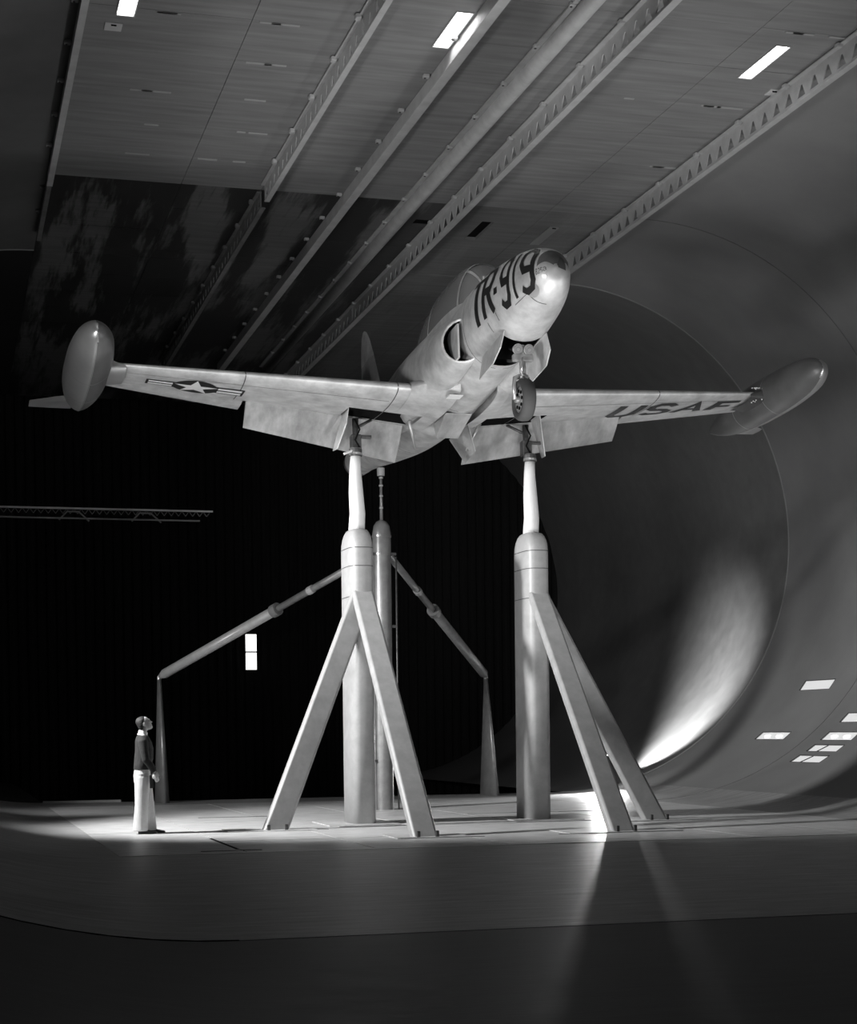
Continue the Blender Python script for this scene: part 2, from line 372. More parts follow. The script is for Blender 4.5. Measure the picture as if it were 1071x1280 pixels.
# ------------------------------------------------------------------ AIRCRAFT
PITCH=4.45
jet=empty('jet_aircraft',(0,22.42,7.883),(R(-PITCH),0,0))
tag(jet,'bare metal jet trainer with tip tanks held on tall struts, TR-919 on its nose','aircraft')
def nosetab(A,tail):
    o=[]
    for y in (0,.03,.08,.15,.25,.4,.6,.9,1.3,1.7,2.1):
        q=min(y/2.092,1); o.append((y,max(.012,A*(1-(1-q)**2)**.405*(1+.06*max(0,y-1.255)))))
    return o+tail
tw=nosetab(.538,[(2.7,.54),(3.3,.52),(4.1,.56),(6.1,.64),(7.6,.60),(9.1,.48),(10.3,.39),(11.4,.30)])
tt=nosetab(.617,[(3,.68),(4.1,.70),(6.1,.70),(7.6,.64),(9.1,.53),(10.3,.42),(11.4,.32),(11.7,.30)])
tb=nosetab(.606,[(3,.70),(4.1,.80),(6.1,.84),(7.6,.78),(9.1,.60),(10.3,.42),(11.4,.27),(11.7,.25)])
def fus(y,t,off=0.0):      # t: degrees from the top, positive to +x
    w_,h1,h2=interp(tw,y)+off,interp(tt,y)+off,interp(tb,y)+off
    zc=(h1-h2)/2*0; c,s=math.cos(R(t)),math.sin(R(t)); e=.92
    return Vector((w_*math.copysign(abs(s)**e,s), y, (h1 if c>0 else h2)*math.copysign(abs(c)**e,c)))
ysf=[0,.008,.02,.035,.055,.08,.11,.15,.2,.25,.3,.4]+[.5+.1*k for k in range(113)]
NA=72
def in_bay(y,t):           # nose wheel bay
    p=fus(y,t); return 1.45<y<2.5 and p.z<0 and abs(p.x)<.30
V=[];F=[]
for y in ysf: V+=[fus(y,360*k/NA) for k in range(NA)]
for i in range(len(ysf)-1):
    for k in range(NA):
        ym=(ysf[i]+ysf[i+1])/2; tm=360*(k+.5)/NA
        if in_bay(ym,tm): continue
        k2=(k+1)%NA; F.append([i*NA+k,i*NA+k2,(i+1)*NA+k2,(i+1)*NA+k])
F.append(list(range(NA)))
fo=mesh('fuselage',V,F,M_alu,jet,True)
# dark nose wheel bay lining
bay=MB(); 
bay.add([(-.29,1.61,-.20),(.29,1.61,-.20),(.29,2.66,-.20),(-.29,2.66,-.20),(-.29,1.61,-.50),(.29,1.61,-.50),(.29,2.66,-.56),(-.29,2.66,-.56)],[[0,1,2,3],[0,4,5,1],[1,5,6,2],[2,6,7,3],[3,7,4,0]])
bay.build('wheel_bay',M_bay,jet)
# tail pipe
MB().tube([(0,11.5,.02),(0,11.95,.02)],[.3,.27],28).build('tail_pipe',M_alu2,jet,True)
# panel lines as thin proud bands
def band(y,t0,t1,wd,name,m,off=.004,n=40):
    rings=[[fus(y-wd,lerp(t0,t1,k/n),off) for k in range(n+1)],[fus(y+wd,lerp(t0,t1,k/n),off) for k in range(n+1)]]
    return MB().loft(rings,False,False).build(name,m,jet,True)
M_line=mat('panel_gap',.08,.6)
for y in (2.62,4.6,7.6,9.3): band(y,-175,175,.006,'panel_joint',M_line)
band(.40,-178,-128,.005,'panel_joint',M_line); band(1.30,-128,-108,.007,'panel_joint',M_line); band(1.62,-135,-118,.006,'panel_joint',M_line)
def strip_y(y0,y1,t,wt,name,m,n=24,off=.005,par=None):
    rings=[[fus(lerp(y0,y1,k/n),t-wt,off) for k in range(n+1)],[fus(lerp(y0,y1,k/n),t+wt,off) for k in range(n+1)]]
    return MB().loft(rings,False,False).build(name,m,par or jet,True)
strip_y(.40,.75,-128,.5,'panel_joint',M_line)
# grey anti-glare wedge on top of nose and dark tip
V=[];F=[]; n=14
for i in range(n+1):
    y=lerp(.006,.135,i/n); hw=lerp(60,84,i/n)
    for k in range(13): V.append(fus(y,lerp(-hw,hw,k/12),.006))
for i in range(n):
    for k in range(12): F.append([i*13+k,i*13+k+1,(i+1)*13+k+1,(i+1)*13+k])
mesh('anti_glare_panel',V,F,M_grey,jet,True)
V=[];F=[]
for i in range(7):
    y=[.002,.006,.011,.017,.023,.03,.038][i]
    for k in range(17): V.append(fus(y,lerp(25,100,k/16),.009))
for i in range(6):
    for k in range(16): F.append([i*17+k,i*17+k+1,(i+1)*17+k+1,(i+1)*17+k])
mesh('nose_tip',V,F,mat('dark_nose_tip',.09,.4),jet,True)
# oval access panels on the nose side
def disc(yc,tc,ry,rt,name,m,off=.007):
    V=[fus(yc,tc,off)]+[fus(yc+ry*math.cos(2*math.pi*k/28),tc+rt*math.sin(2*math.pi*k/28),off) for k in range(28)]
    return mesh(name,V,[[0,k+1,(k+1)%28+1] for k in range(28)],m,jet,True)
disc(.30,-133,.10,17,'access_panel',mat('bright_aluminium',.85,.3,.7)); disc(.06,-112,.028,20,'access_panel',MATS['bright_aluminium'])

# ---- lettering (strokes on a unit box, mapped on to skin)
GL={
 'T':[[(0,1),(1,1)],[(.5,1),(.5,0)]],
 'R':[[(.1,0),(.1,1),(.7,1),(.9,.85),(.9,.65),(.7,.5),(.1,.5)],[(.5,.5),(.92,0)]],
 '-':[[(.1,.5),(.9,.5)]],
 '9':[[(.08,.12),(.3,0),(.7,0),(.92,.15),(.92,.85),(.7,1),(.3,1),(.08,.85),(.08,.6),(.3,.45),(.92,.45)]],
 '1':[[(.5,0),(.5,1)]],
 'U':[[(.08,1),(.08,.15),(.28,0),(.72,0),(.92,.15),(.92,1)]],
 'S':[[(.95,.85),(.72,1),(.28,1),(.06,.85),(.06,.65),(.28,.52),(.72,.48),(.94,.35),(.94,.15),(.72,0),(.28,0),(.05,.15)]],
 'A':[[(.0,0),(.5,1),(1,0)],[(.2,.36),(.8,.36)]],
 'F':[[(.08,0),(.08,1),(.95,1)],[(.08,.52),(.75,.52)]],
 '8':[[(.3,.52),(.08,.68),(.08,.85),(.3,1),(.7,1),(.92,.85),(.92,.68),(.7,.52),(.3,.52),(.08,.35),(.08,.15),(.3,0),(.7,0),(.92,.15),(.92,.35),(.7,.52)]],
 '2':[[(.08,.85),(.3,1),(.7,1),(.92,.85),(.92,.62),(.08,0),(.92,0)]],
 '5':[[(.9,1),(.12,1),(.1,.55),(.7,.58),(.92,.42),(.92,.15),(.7,0),(.3,0),(.08,.12)]],
}
def glyph(ch,fn,sw,aspect,name='letter',m=None,par=None):
    """fn(u,v)->point; sw stroke width in v units (height =1); aspect = width/height"""
    b=MB()
    for line in GL[ch]:
        P=[Vector((u*aspect,v)) for u,v in line]; L_=[];Rr=[]
        for i,p in enumerate(P):
            d0=(P[i]-P[i-1]).normalized() if i>0 else None; d1=(P[i+1]-P[i]).normalized() if i<len(P)-1 else None
            d=(d0+d1).normalized() if d0 and d1 else (d0 or d1); nrm=Vector((-d.y,d.x))
            k=1/max(.5,nrm.dot(Vector((-(d1 or d0).y,(d1 or d0).x)))); L_.append(p+nrm*sw/2*k); Rr.append(p-nrm*sw/2*k)
        for i in range(len(P)-1):
            ns=max(1,int((P[i+1]-P[i]).length/.08)); V=[]
            for j in range(ns+1):
                for w_ in range(5):
                    a=L_[i].lerp(L_[i+1],j/ns); c=Rr[i].lerp(Rr[i+1],j/ns); q=a.lerp(c,w_/4); V.append(fn(q.x/aspect,q.y))
            b.add(V,[[j*5+w_,j*5+w_+1,(j+1)*5+w_+1,(j+1)*5+w_] for j in range(ns) for w_ in range(4)])
    return b.build(name,m or M_ink,par or jet,True)
for ch,ya,yb,tb_,tp_ in [('T',2.13,1.67,-114,-56),('R',1.66,1.27,-112,-48),('-',1.24,1.13,-92,-84),('9',1.04,.76,-118,-43),('1',.71,.53,-122,-39),('9',.47,.19,-126,-30)]:
    if ch=='-':
        V=[fus(lerp(ya,yb,u),lerp(tb_,tp_,v),.008) for u in (0,.5,1) for v in (0,.5,1)]
        mesh('letter',V,[[0,1,4,3],[1,2,5,4],[3,4,7,6],[4,5,8,7]],M_ink,jet)
    else: glyph(ch,lambda u,v,ya=ya,yb=yb,a=tb_,b_=tp_: fus(lerp(ya,yb,u),lerp(a,b_,v),.008),(.155 if ch!='1' else .17),.55)
for k,ch in enumerate('8258'):
    ya=.155-.033*k; glyph(ch,lambda u,v,ya=ya: fus(ya-u*.024,lerp(-104,-90,v),.006),.18,.6,'letter',mat('grey_stencil',.2,.6))

# ---- intakes
for sd in (-1,1):
    rings=[]; NS=24
    def sec(y,ox,oz,xc,zc,k=1):
        return [Vector((sd*(xc+ox*math.cos(2*math.pi*j/NS)),y+( .16*math.cos(2*math.pi*j/NS)*k),zc+oz*math.sin(2*math.pi*j/NS))) for j in range(NS)]
    pr=[(3.20,.27,.31,.50,-.06),(3.16,.29,.33,.50,-.06),(3.21,.31,.355,.50,-.06),(3.40,.32,.40,.51,-.06),(3.9,.31,.46,.53,-.09),(4.6,.31,.52,.52,-.06),(5.6,.29,.56,.50,-.04),(6.8,.24,.52,.46,-.02),(8.0,.12,.40,.45,0)]
    for (y,ox,oz,xc,zc) in pr: rings.append(sec(y,ox,oz,xc,zc,max(0,1-(y-3.2)/1.2)))
    MB().loft(rings,False).build('intake_fairing',M_alu,jet,True)
    MB().loft([sec(3.20,.27,.31,.50,-.06),sec(3.5,.24,.30,.50,-.08),sec(4.1,.2,.28,.52,-.12)],False).build('intake_duct',M_bay,jet,True)
    MB().loft([sec(4.1,.2,.28,.52,-.12),sec(4.11,.01,.01,.52,-.12)],False).build('duct_end',M_bay,jet)
    # splitter plate standing off the fuselage, with dark bleed slot
    q=[Vector((sd*(.60),3.08,.14)),Vector((sd*.60,3.08,-.38)),Vector((sd*.58,3.8,-.38)),Vector((sd*.58,3.8,.14))]
    th=Vector((sd*.03,0,0)); MB().add(q+[p+th for p in q],[[0,1,2,3],[4,7,6,5],[0,4,5,1],[1,5,6,2],[2,6,7,3],[3,7,4,0]]).build('splitter_plate',M_alu,jet)

# ---- wings
DIH=.085
def wing_geo(x):
    t=(x-.5)/(5.75-.5); le=lerp(4.55,5.45,t); te=lerp(7.30,6.50,t); z=-.36+DIH*(x-.5); return le,te-le,z
def foil(c):  # half thickness fraction
    return 5*.125*(.2969*math.sqrt(max(c,0))-.126*c-.3516*c*c+.2843*c**3-.1015*c**4)
def wpt(x,c,side,low=True,off=0):
    le,ch,z=wing_geo(abs(x)); h=foil(c)*ch
    return Vector((side*abs(x), le+c*ch, z+(-h*.9-off if low else h*1.1+off)))
cs=[0,.004,.012,.025,.05,.08,.12,.18,.25,.32,.4,.48,.56,.64,.70]
HC=.72
for sd,nm in ((-1,'left'),(1,'right')):
    V=[];F=[]; xs_=[.45,.58,.8,1.0,1.3,1.72,2.3,2.8,3.3,3.55,4.2,4.9,5.75]
    ring_=[(c,False) for c in reversed(cs)]+[(c,True) for c in cs[1:]]
    nR=len(ring_)
    for x in xs_: V+=[wpt(x,c,sd,l) for c,l in ring_]
    for i in range(len(xs_)-1):
        for j in range(nR-1):
            c0,l0=ring_[j]; c1,l1=ring_[j+1]; xm=(xs_[i]+xs_[i+1])/2; cm=(c0+c1)/2
            if l1 and .55<xm<1.75 and .38<cm<.72: continue        # main gear well
            F.append([i*nR+j,i*nR+j+1,(i+1)*nR+j+1,(i+1)*nR+j])
        F.append([i*nR+nR-1,i*nR,(i+1)*nR,(i+1)*nR+nR-1])
    F.append([(len(xs_)-1)*nR+j for j in range(nR)])
    autosmooth(mesh('wing',V,F,M_alu,jet,True),40)
    # well lining
    b=MB(); a=[wpt(x,c,sd,False,-.075) for x,c in ((.5,.36),(1.78,.36),(1.78,.69),(.5,.69))]; a2=[wpt(x,c,sd,True,-.012) for x,c in ((.5,.36),(1.78,.36),(1.78,.69),(.5,.69))]; b.add(a+a2,[[0,1,2,3],[0,1,5,4],[1,2,6,5],[0,3,7,4],[2,3,7,6]]); b.build('gear_well',M_bay,jet)
    # flap (deflected) and aileron
    def tail_piece(x0,x1,defl,name,m,n=8,lower=0):
        rings=[]
        for i in range(n+1):
            x=lerp(x0,x1,i/n); le,ch,z=wing_geo(x); hy=le+(HC+.0)*ch; hz=wpt(x,.70,sd,True).z+.02+lower; L_=ch*(1-HC)*1.02; h=foil(.72)*ch
            ca,sa=math.cos(R(defl)),math.sin(R(defl))
            pf=[(0,.9*h),(L_*.5,.5*h),(L_,.006),(L_,-.006),(L_*.5,-.35*h),(0,-.2*h)]
            rings.append([Vector((sd*x,hy+p*ca+q*sa,hz-p*sa+q*ca)) for p,q in pf])
        o=MB().loft(rings).build(name,m,jet); return o
    tail_piece(.60,3.3,42,'flap',M_alu2); tail_piece(3.36,5.7,2,'aileron',M_alu)
    # leading edge joint bands + aileron gap
    for x in (1.15,3.52):
        r0=[wpt(x-.008,c,sd,l,.003) for c,l in ring_]; r1=[wpt(x+.008,c,sd,l,.003) for c,l in ring_]
        MB().loft([r0,r1],False,False).build('panel_joint',M_line,jet,True)['wingmark']=1
    r0=[wpt(lerp(1.2,5.7,k/30),.16,sd,True,.002) for k in range(31)]; r1=[wpt(lerp(1.2,5.7,k/30),.166,sd,True,.002) for k in range(31)]
    MB().loft([r0,r1],False,False).build('panel_joint',M_line,jet,True)['wingmark']=1
    # root fairing
    b=MB(); rg=[]
    for x,g_ in ((.3,.16),(.55,.13),(.75,.06),(.95,.01)):
        le,ch,z=wing_geo(x); rg.append([wpt(x,c,sd,l,g_*.5)+Vector((0,-g_*3*(1-c),0)) for c,l in ring_])
    for i_ in range(3):
        for j_ in range(nR-1):
            if ring_[j_][1] and ring_[j_+1][0]>.45 and i_>0: continue
            b.add([rg[i_][j_],rg[i_][j_+1],rg[i_+1][j_+1],rg[i_+1][j_]],[[0,1,2,3]])
    rf_=b.build('root_fairing',M_alu,jet,True)
    # tip tank: body with a keel, fin and rear cone
    tx,ty,tz=5.92,6.05,.235; TL=4.42
    prof=[(0,.01),(.01,.09),(.04,.185),(.10,.275),(.18,.32),(.28,.35),(.42,.36),(.56,.352),(.70,.31),(.82,.235),(.92,.13),(1,.015)]
    rg=[]; NT=36
    for u in [k/44 for k in range(45)]:
        u2=u**1.5 if u<.3 else u
        u=.3*(u/.3)**1.7 if u<.3 else u
        r_=interp(prof,u); ring=[]
        for k in range(NT):
            a=2*math.pi*k/NT; s_,c_=math.sin(a),math.cos(a); kk=1+.055*max(0,-c_)**8+.03*max(0,c_)**8
            ring.append(Vector((sd*tx+r_*s_, ty-TL/2+u*TL, tz+r_*c_*kk)))
        rg.append(ring)
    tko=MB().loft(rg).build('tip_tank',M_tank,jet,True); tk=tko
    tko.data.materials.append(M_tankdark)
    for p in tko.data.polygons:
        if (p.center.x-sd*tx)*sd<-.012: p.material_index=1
    for u in (.36,.62):
        r_=interp(prof,u)+.004; y=ty-TL/2+u*TL
        b=MB(); rr=[]
        for yy in (y-.008,y+.008): rr.append([Vector((sd*tx+r_*math.sin(2*math.pi*k/NT),yy,tz+r_*math.cos(2*math.pi*k/NT)*(1+.055*max(0,-math.cos(2*math.pi*k/NT))**8))) for k in range(NT)])
        b.loft(rr,False).build('band',M_hub,tk,True)
    # keel flange bead
    P=[]
    for u in [k/30 for k in range(31)]:
        r_=interp(prof,u); P.append((sd*tx,ty-TL/2+u*TL,tz-r_*1.055))
    MB().tube(P,.008,6).build('keel_seam',M_hub,tk,True)
    # horizontal fin, outboard rear
    b=MB(); rg=[]
    for x,l0,l1,h in ((.10,1.15,2.05,.03),(.42,1.35,2.05,.022),(.80,1.62,2.02,.012)):
        y0,y1=ty+l0,ty+l1; rg.append([(sd*(tx+x),y0,tz-.05),(sd*(tx+x),lerp(y0,y1,.3),tz-.05+h),(sd*(tx+x),y1,tz-.05+.004),(sd*(tx+x),y1,tz-.05-.004),(sd*(tx+x),lerp(y0,y1,.3),tz-.05-h)])
    b.loft(rg).build('fin',M_tank,tk)
    # tank junction fairing, dark with rivets
    rg=[]
    for x,g_ in ((5.35,0.004),(5.5,.03),(5.66,.08)):
        rg.append([wpt(x,c,sd,l,g_)+Vector((0,-g_*1.5*(1-c)+g_*c,0)) for c,l in ring_])
    MB().loft(rg,False,False).build('tank_fairing',M_tank if sd<0 else mat('dark_fairing',.06,.5),jet,True)
    if sd>0:
        for k in range(22):
            p=wpt(random.uniform(5.4,5.62),random.uniform(.0,.14),sd,random.random()<.5,.07); p.y-=.07
            MB().tube([p,p+Vector((-.006,-.01,0))],.011,6).build('rivet',M_white,jet)
    # tailplane
    rg=[]
    for x,l0,l1,h in ((.2,9.35,10.65,.06),(1.2,9.6,10.55,.045),(2.1,9.85,10.45,.025),(2.2,10.0,10.35,.01)):
        rg.append([(sd*x,l0,.42),(sd*x,lerp(l0,l1,.3),.42+h),(sd*x,l1,.42),(sd*x,lerp(l0,l1,.3),.42-h)])
    MB().loft(rg).build('tailplane',M_alu2,jet)
    # main gear leg stub, door, inner door, actuator
    gx=1.5; gy=6.12
    MB().tube([(sd*gx,gy-.02,-.40),(sd*gx,gy,-.98)],[.055,.045],12).build('main_gear_leg',M_darkmetal,jet,True)
    MB().tube([(sd*(gx-.02),gy-.02,-.55),(sd*(gx-.30),gy+.1,-.38)],.025,8).build('side_brace',M_darkmetal,jet,True)
    MB().box((sd*gx,gy,-.80),(.17,.17,.26)).build('strut_adapter',M_darkmetal,jet,bevel=.02)
    MB().box((sd*gx+.17,gy-.02,-.70),(.2,.06,.055)).build('axle_stub',M_darkmetal,jet,bevel=.01)
    MB().tube([(sd*gx-.03,gy-.1,-.42),(sd*gx+.05,gy-.12,-.6),(sd*gx-.03,gy-.11,-.78),(sd*gx+.06,gy-.09,-.92)],.014,6).build('brake_hose',M_bay,jet,True)
    dd=[Vector((sd*(gx+.16),gy-.30,-.33)),Vector((sd*(gx+.16),gy+.16,-.33)),Vector((sd*(gx+.34),gy+.18,-.98)),Vector((sd*(gx+.32),gy-.05,-1.0)),Vector((sd*(gx+.20),gy-.26,-.62))]
    tv=Vector((sd*.015,0,0)); MB().add(dd+[p+tv for p in dd],[[0,1,2,3,4],[9,8,7,6,5]]+[[i,(i+1)%5,(i+1)%5+5,i+5] for i in range(5)]).build('gear_door',M_alu,jet)
    di=[Vector((sd*.32,5.75,-.70)),Vector((sd*.32,6.85,-.70)),Vector((sd*.58,6.8,-1.12)),Vector((sd*.50,5.95,-1.12))]
    tv=Vector((sd*.012,0,.01))
    if sd>0: MB().add(di+[p+tv for p in di],[[0,1,2,3],[7,6,5,4]]+[[i,(i+1)%4,(i+1)%4+4,i+4] for i in range(4)]).build('inner_gear_door',M_alu2,jet)
    MB().tube([(sd*.62,6.0,-.62),(sd*.45,6.3,-1.02)],[.03,.022],8).build('door_actuator',M_hub,jet,True)
# belly plate (white square) and ventral fairing
MB().box((-.38,4.15,-.745),(.22,.22,.012)).build('belly_placard',M_white,jet)
# speed brake / equipment between the wheels
MB().loft([[(-.26,5.1,-.70),(.20,5.1,-.70),(.20,5.1,-.72),(-.26,5.1,-.72)],[(-.26,5.8,-.72),(.20,5.8,-.72),(.16,5.8,-.95),(-.22,5.8,-.95)]]).build('belly_fairing',M_alu2,jet,bevel=.02)

# insignia on the underside of the left-hand wing (aircraft's right)
def low(x,c,sd,off=.006): return wpt(x,c,sd,True,off)
def flat_poly(pts,name,m,sd,off,par=jet):   # pts in (x,c); fan from centroid, subdivided
    cxm=sum(p[0] for p in pts)/len(pts); ccm=sum(p[1] for p in pts)/len(pts)
    V=[];F=[]; n=len(pts); K=6
    for k in range(K+1):
        for p in pts: V.append(low(lerp(cxm,p[0],k/K),lerp(ccm,p[1],k/K),sd,off))
    for k in range(K):
        for j in range(n): F.append([k*n+j,k*n+(j+1)%n,(k+1)*n+(j+1)%n,(k+1)*n+j])
    return mesh(name,V,F,m,par)
ic,cc,rx,rc=4.22,.41,.36,.24
flat_poly([(ic+rx*math.cos(2*math.pi*k/32),cc+rc*math.sin(2*math.pi*k/32)) for k in range(32)],'insignia_disc',M_ink,-1,.006)
flat_poly([(3.44,cc-.11),(5.0,cc-.11),(5.0,cc+.11),(3.44,cc+.11)],'insignia_bar',M_ink,-1,.005)
for a,b_ in ((3.48,3.86),(4.58,4.96)):
    for c0 in (-.082,.018): flat_poly([(a,cc+c0),(b_,cc+c0),(b_,cc+c0+.064),(a,cc+c0+.064)],'insignia_stripe',M_white,-1,.008)
st_=[]
for k in range(10):
    rr_=1 if k%2==0 else .382; a=-math.pi/2+k*math.pi/5; st_.append((ic+rx*rr_*math.cos(a),cc+rc*rr_*math.sin(a)))
flat_poly(st_,'insignia_star',M_white,-1,.010)
for k,ch in enumerate('USAF'):
    x0=2.98+.62*k; glyph(ch,lambda u,v,x0=x0: low(min(5.6,x0+.46*u),lerp(.66,.22,v),1,.007),.2,.62)['wingmark']=1
# tail fin
V=[];rg=[]
for z,l0,l1,h in ((.45,9.2,11.15,.07),(1.2,9.75,11.2,.055),(1.9,10.2,11.25,.04)):
    rg.append([(0,l0,z),(h,lerp(l0,l1,.3),z),(0,l1,z),(-h,lerp(l0,l1,.3),z)])
MB().loft(rg).build('tail_fin',M_alu2,jet)
rg=[]
for z,l0,l1,h in ((1.905,10.2,11.25,.04),(2.3,10.5,11.22,.03),(2.5,10.72,11.15,.02),(2.58,10.9,11.05,.008)):
    rg.append([(0,l0,z),(h,lerp(l0,l1,.3),z),(0,l1,z),(-h,lerp(l0,l1,.3),z)])
MB().loft(rg).build('fin_cap',M_alu,jet)

# canopy
def canp(y,t,off=0):
    y+=.42; h=interp([(3.05,.0),(3.2,.18),(3.5,.40),(3.9,.52),(4.4,.58),(5.2,.56),(6.0,.43),(6.7,.22),(7.2,.02)],y)+off
    wd=interp([(3.05,.34),(3.5,.43),(4.4,.46),(5.6,.44),(6.5,.36),(7.2,.2)],y)+off*.6
    zb=fus(y-.42,0).z-.42; c,s=math.cos(R(t)),math.sin(R(t))
    y-=.42
    return Vector((wd*math.copysign(abs(s)**.9,s),y,zb+(h+.42)*abs(c)**.85))
def cgrid(y0,y1,t0,t1,name,m,ny=20,nt=16,off=0):
    V=[canp(lerp(y0,y1,i/ny),lerp(t0,t1,k/nt),off) for i in range(ny+1) for k in range(nt+1)]
    return mesh(name,V,[[i*(nt+1)+k,i*(nt+1)+k+1,(i+1)*(nt+1)+k+1,(i+1)*(nt+1)+k] for i in range(ny) for k in range(nt)],m,jet,True)
cgrid(2.63,3.2,-90,90,'windshield',M_glassd); cgrid(3.24,6.73,-90,90,'canopy',M_glassd,36)
cgrid(3.18,3.26,-90,90,'windshield_frame',M_alu,2,24,.012); cgrid(4.86,4.92,-90,90,'canopy_frame',M_alu,2,24,.01)
for a in (-38,36): cgrid(2.63,3.22,a,a+5,'windshield_post',M_alu,8,2,.012)
for a in (-88,80): cgrid(2.88,6.68,a,a+8,'canopy_rail',M_alu,30,2,.012)

# nose gear
ng=1.83
MB().tube([(.0,ng+.02,-.35),(0,ng,-.86)],[.05,.045],12).build('nose_gear_leg',M_hub,jet,True)
MB().tube([(0,ng,-.78),(0,ng+.02,-.84)],.075,12).build('steering_collar',M_hub,jet,True)
# one sided fork
MB().tube([(0,ng,-.80),(-.13,ng,-.84),(-.145,ng,-.95),(-.145,ng,-1.155)],[.04,.035,.03,.03],10).build('fork',M_hub,jet,True)
MB().tube([(-.03,ng-.09,-.56),(-.10,ng-.17,-.76),(-.02,ng-.1,-.9)],.014,6).build('torque_link',M_hub,jet,True)
MB().tube([(.0,ng+.05,-.55),(0,ng+.55,-.32)],.025,8).build('drag_strut',M_darkmetal,jet,True)
wc=Vector((0,ng,-1.155)); 
rg=[]; tp=[(-.085,.19),(-.10,.235),(-.095,.275),(-.06,.300),(0,.308),(.06,.300),(.095,.275),(.10,.235),(.085,.19)]
for k in range(40):
    a=2*math.pi*k/40; rg.append([wc+Vector((x,r_*math.cos(a),r_*math.sin(a))) for x,r_ in tp])
rg.append(rg[0]); tyre=MB().loft(rg,False).build('tyre',M_rubber,jet,True)
MB().tube([wc+Vector((-.07,0,0)),wc+Vector((.07,0,0))],.185,28).build('wheel_rim',M_hub,tyre,False)
for k in range(8):
    a=2*math.pi*k/8; p=wc+Vector((-.072,.125*math.cos(a),.125*math.sin(a))); MB().tube([p,p-Vector((.01,0,0))],.026,10).build('rim_hole',M_bay,tyre)
MB().tube([wc+Vector((-.13,0,0)),wc+Vector((-.06,0,0))],.05,14).build('hub_cap',M_hub,tyre)
for x in (-.085,.085):
    lp=MB().tube([(x,ng-.10,-.60),(x,ng+.02,-.56)],[.082,.05],18).build('landing_lamp',M_hub,jet,True)
    MB().tube([(x,ng-.112,-.604),(x,ng-.10,-.60)],.066,18).build('lamp_lens',M_glassd,lp)
    MB().tube([(x,ng-.118,-.606),(x,ng-.112,-.604)],.025,12).build('bulb',M_hub,lp)
MB().box((0,ng,-.69),(.30,.10,.10)).build('lamp_bracket',M_hub,jet,bevel=.015)
# nose bay doors
for sd in (-1,1):
    dd=[Vector((sd*.31,1.66,-.52)),Vector((sd*.31,2.70,-.60)),Vector((sd*.40,2.62,-.98)),Vector((sd*.40,1.95,-.92)),Vector((sd*.37,1.68,-.76))]
    tv=Vector((sd*.018,0,0)); MB().add(dd+[p+tv for p in dd],[[0,1,2,3,4],[9,8,7,6,5]]+[[i,(i+1)%5,(i+1)%5+5,i+5] for i in range(5)]).build('nose_bay_door',M_alu,jet)

SH={'wing':(-.42,-.25),'gear_well':(-.42,-.25),'flap':(-.42,-.25),'aileron':(-.42,-.25),'root_fairing':(-.42,-.25),'tip_tank':(-.42,-.38),'tank_fairing':(-.42,-.28),
 'rivet':(-.42,-.27),'tailplane':(0,-.1),'main_gear_leg':(-.32,-.29),'side_brace':(-.32,-.29),'strut_adapter':(-.32,-.29),'axle_stub':(-.32,-.29),'brake_hose':(-.32,-.29),
 'gear_door':(-.32,-.22),'inner_gear_door':(-.42,-.12),'door_actuator':(-.42,-.12),'belly_placard':(-.42,-.08),'belly_fairing':(-.42,-.12),'insignia_disc':(-.42,-.25),'insignia_bar':(-.42,-.25),
 'insignia_stripe':(-.42,-.25),'insignia_star':(-.42,-.25),'tail_fin':(.05,-.12),'fin_cap':(.05,-.12),'intake_fairing':(-.42,-.16),'intake_duct':(-.42,-.16),'duct_end':(-.42,-.16),'splitter_plate':(-.42,-.14),
 'wheel_bay':(-.16,.0),'nose_gear_leg':(-.30,-.29),'steering_collar':(-.30,-.29),'fork':(-.30,-.29),'torque_link':(-.30,-.29),'drag_strut':(-.30,-.2),'tyre':(-.30,-.29),'landing_lamp':(-.26,-.12),
 'lamp_bracket':(-.30,-.14),'nose_bay_door':(-.30,.03)}
for o in jet.children:
    k=o.name.split('.')[0]
    if k in SH: o.location=(0,SH[k][0],SH[k][1])
    elif o.get('wingmark'): o.location=(0,-.42,-.25); del o['wingmark']
# ------------------------------------------------------------------ SUPPORT STRUTS
def foilring(w_,c_,z,x,y,n=36,sq=.55):
    out=[]
    for k in range(n):
        a=2*math.pi*k/n; s,c=math.sin(a),math.cos(a)
        out.append(Vector((x+w_/2*math.copysign(abs(s)**sq,s), y+c_/2*math.copysign(abs(c)**sq,c), z)))
    return out
def legprism(p0,p1,fw,th,name,m,par):
    """flat-sided leg from floor p0 to top p1; wide face fw looks outward along its plan direction"""
    p0,p1=Vector(p0),Vector(p1); ax=(p1-p0).normalized()
    wv=ax.cross(Vector((0,-1,0))).normalized(); dv=ax.cross(wv).normalized()
    if dv.y>0: dv=-dv
    ch=.035; sec=[(-fw/2,-th/2),(fw/2,-th/2),(fw/2,th/2-ch),(fw/2-ch,th/2),(-fw/2+ch,th/2),(-fw/2,th/2-ch)]
    rings=[]
    for p,s in ((p0,1),(p1,.92)):
        rr=[]
        for a,b_ in sec:
            q=p+wv*a*s+dv*b_*s
            if s==1: q=q-ax*(q.z/ax.z)      # cut level with the floor
            rr.append(q)
        rings.append(rr)
    rings.append([p1+Vector((0,.16,.22))+(q-p1)*.55 for q in rings[1]])
    return MB().loft(rings).build(name,m,par,bevel=.012)
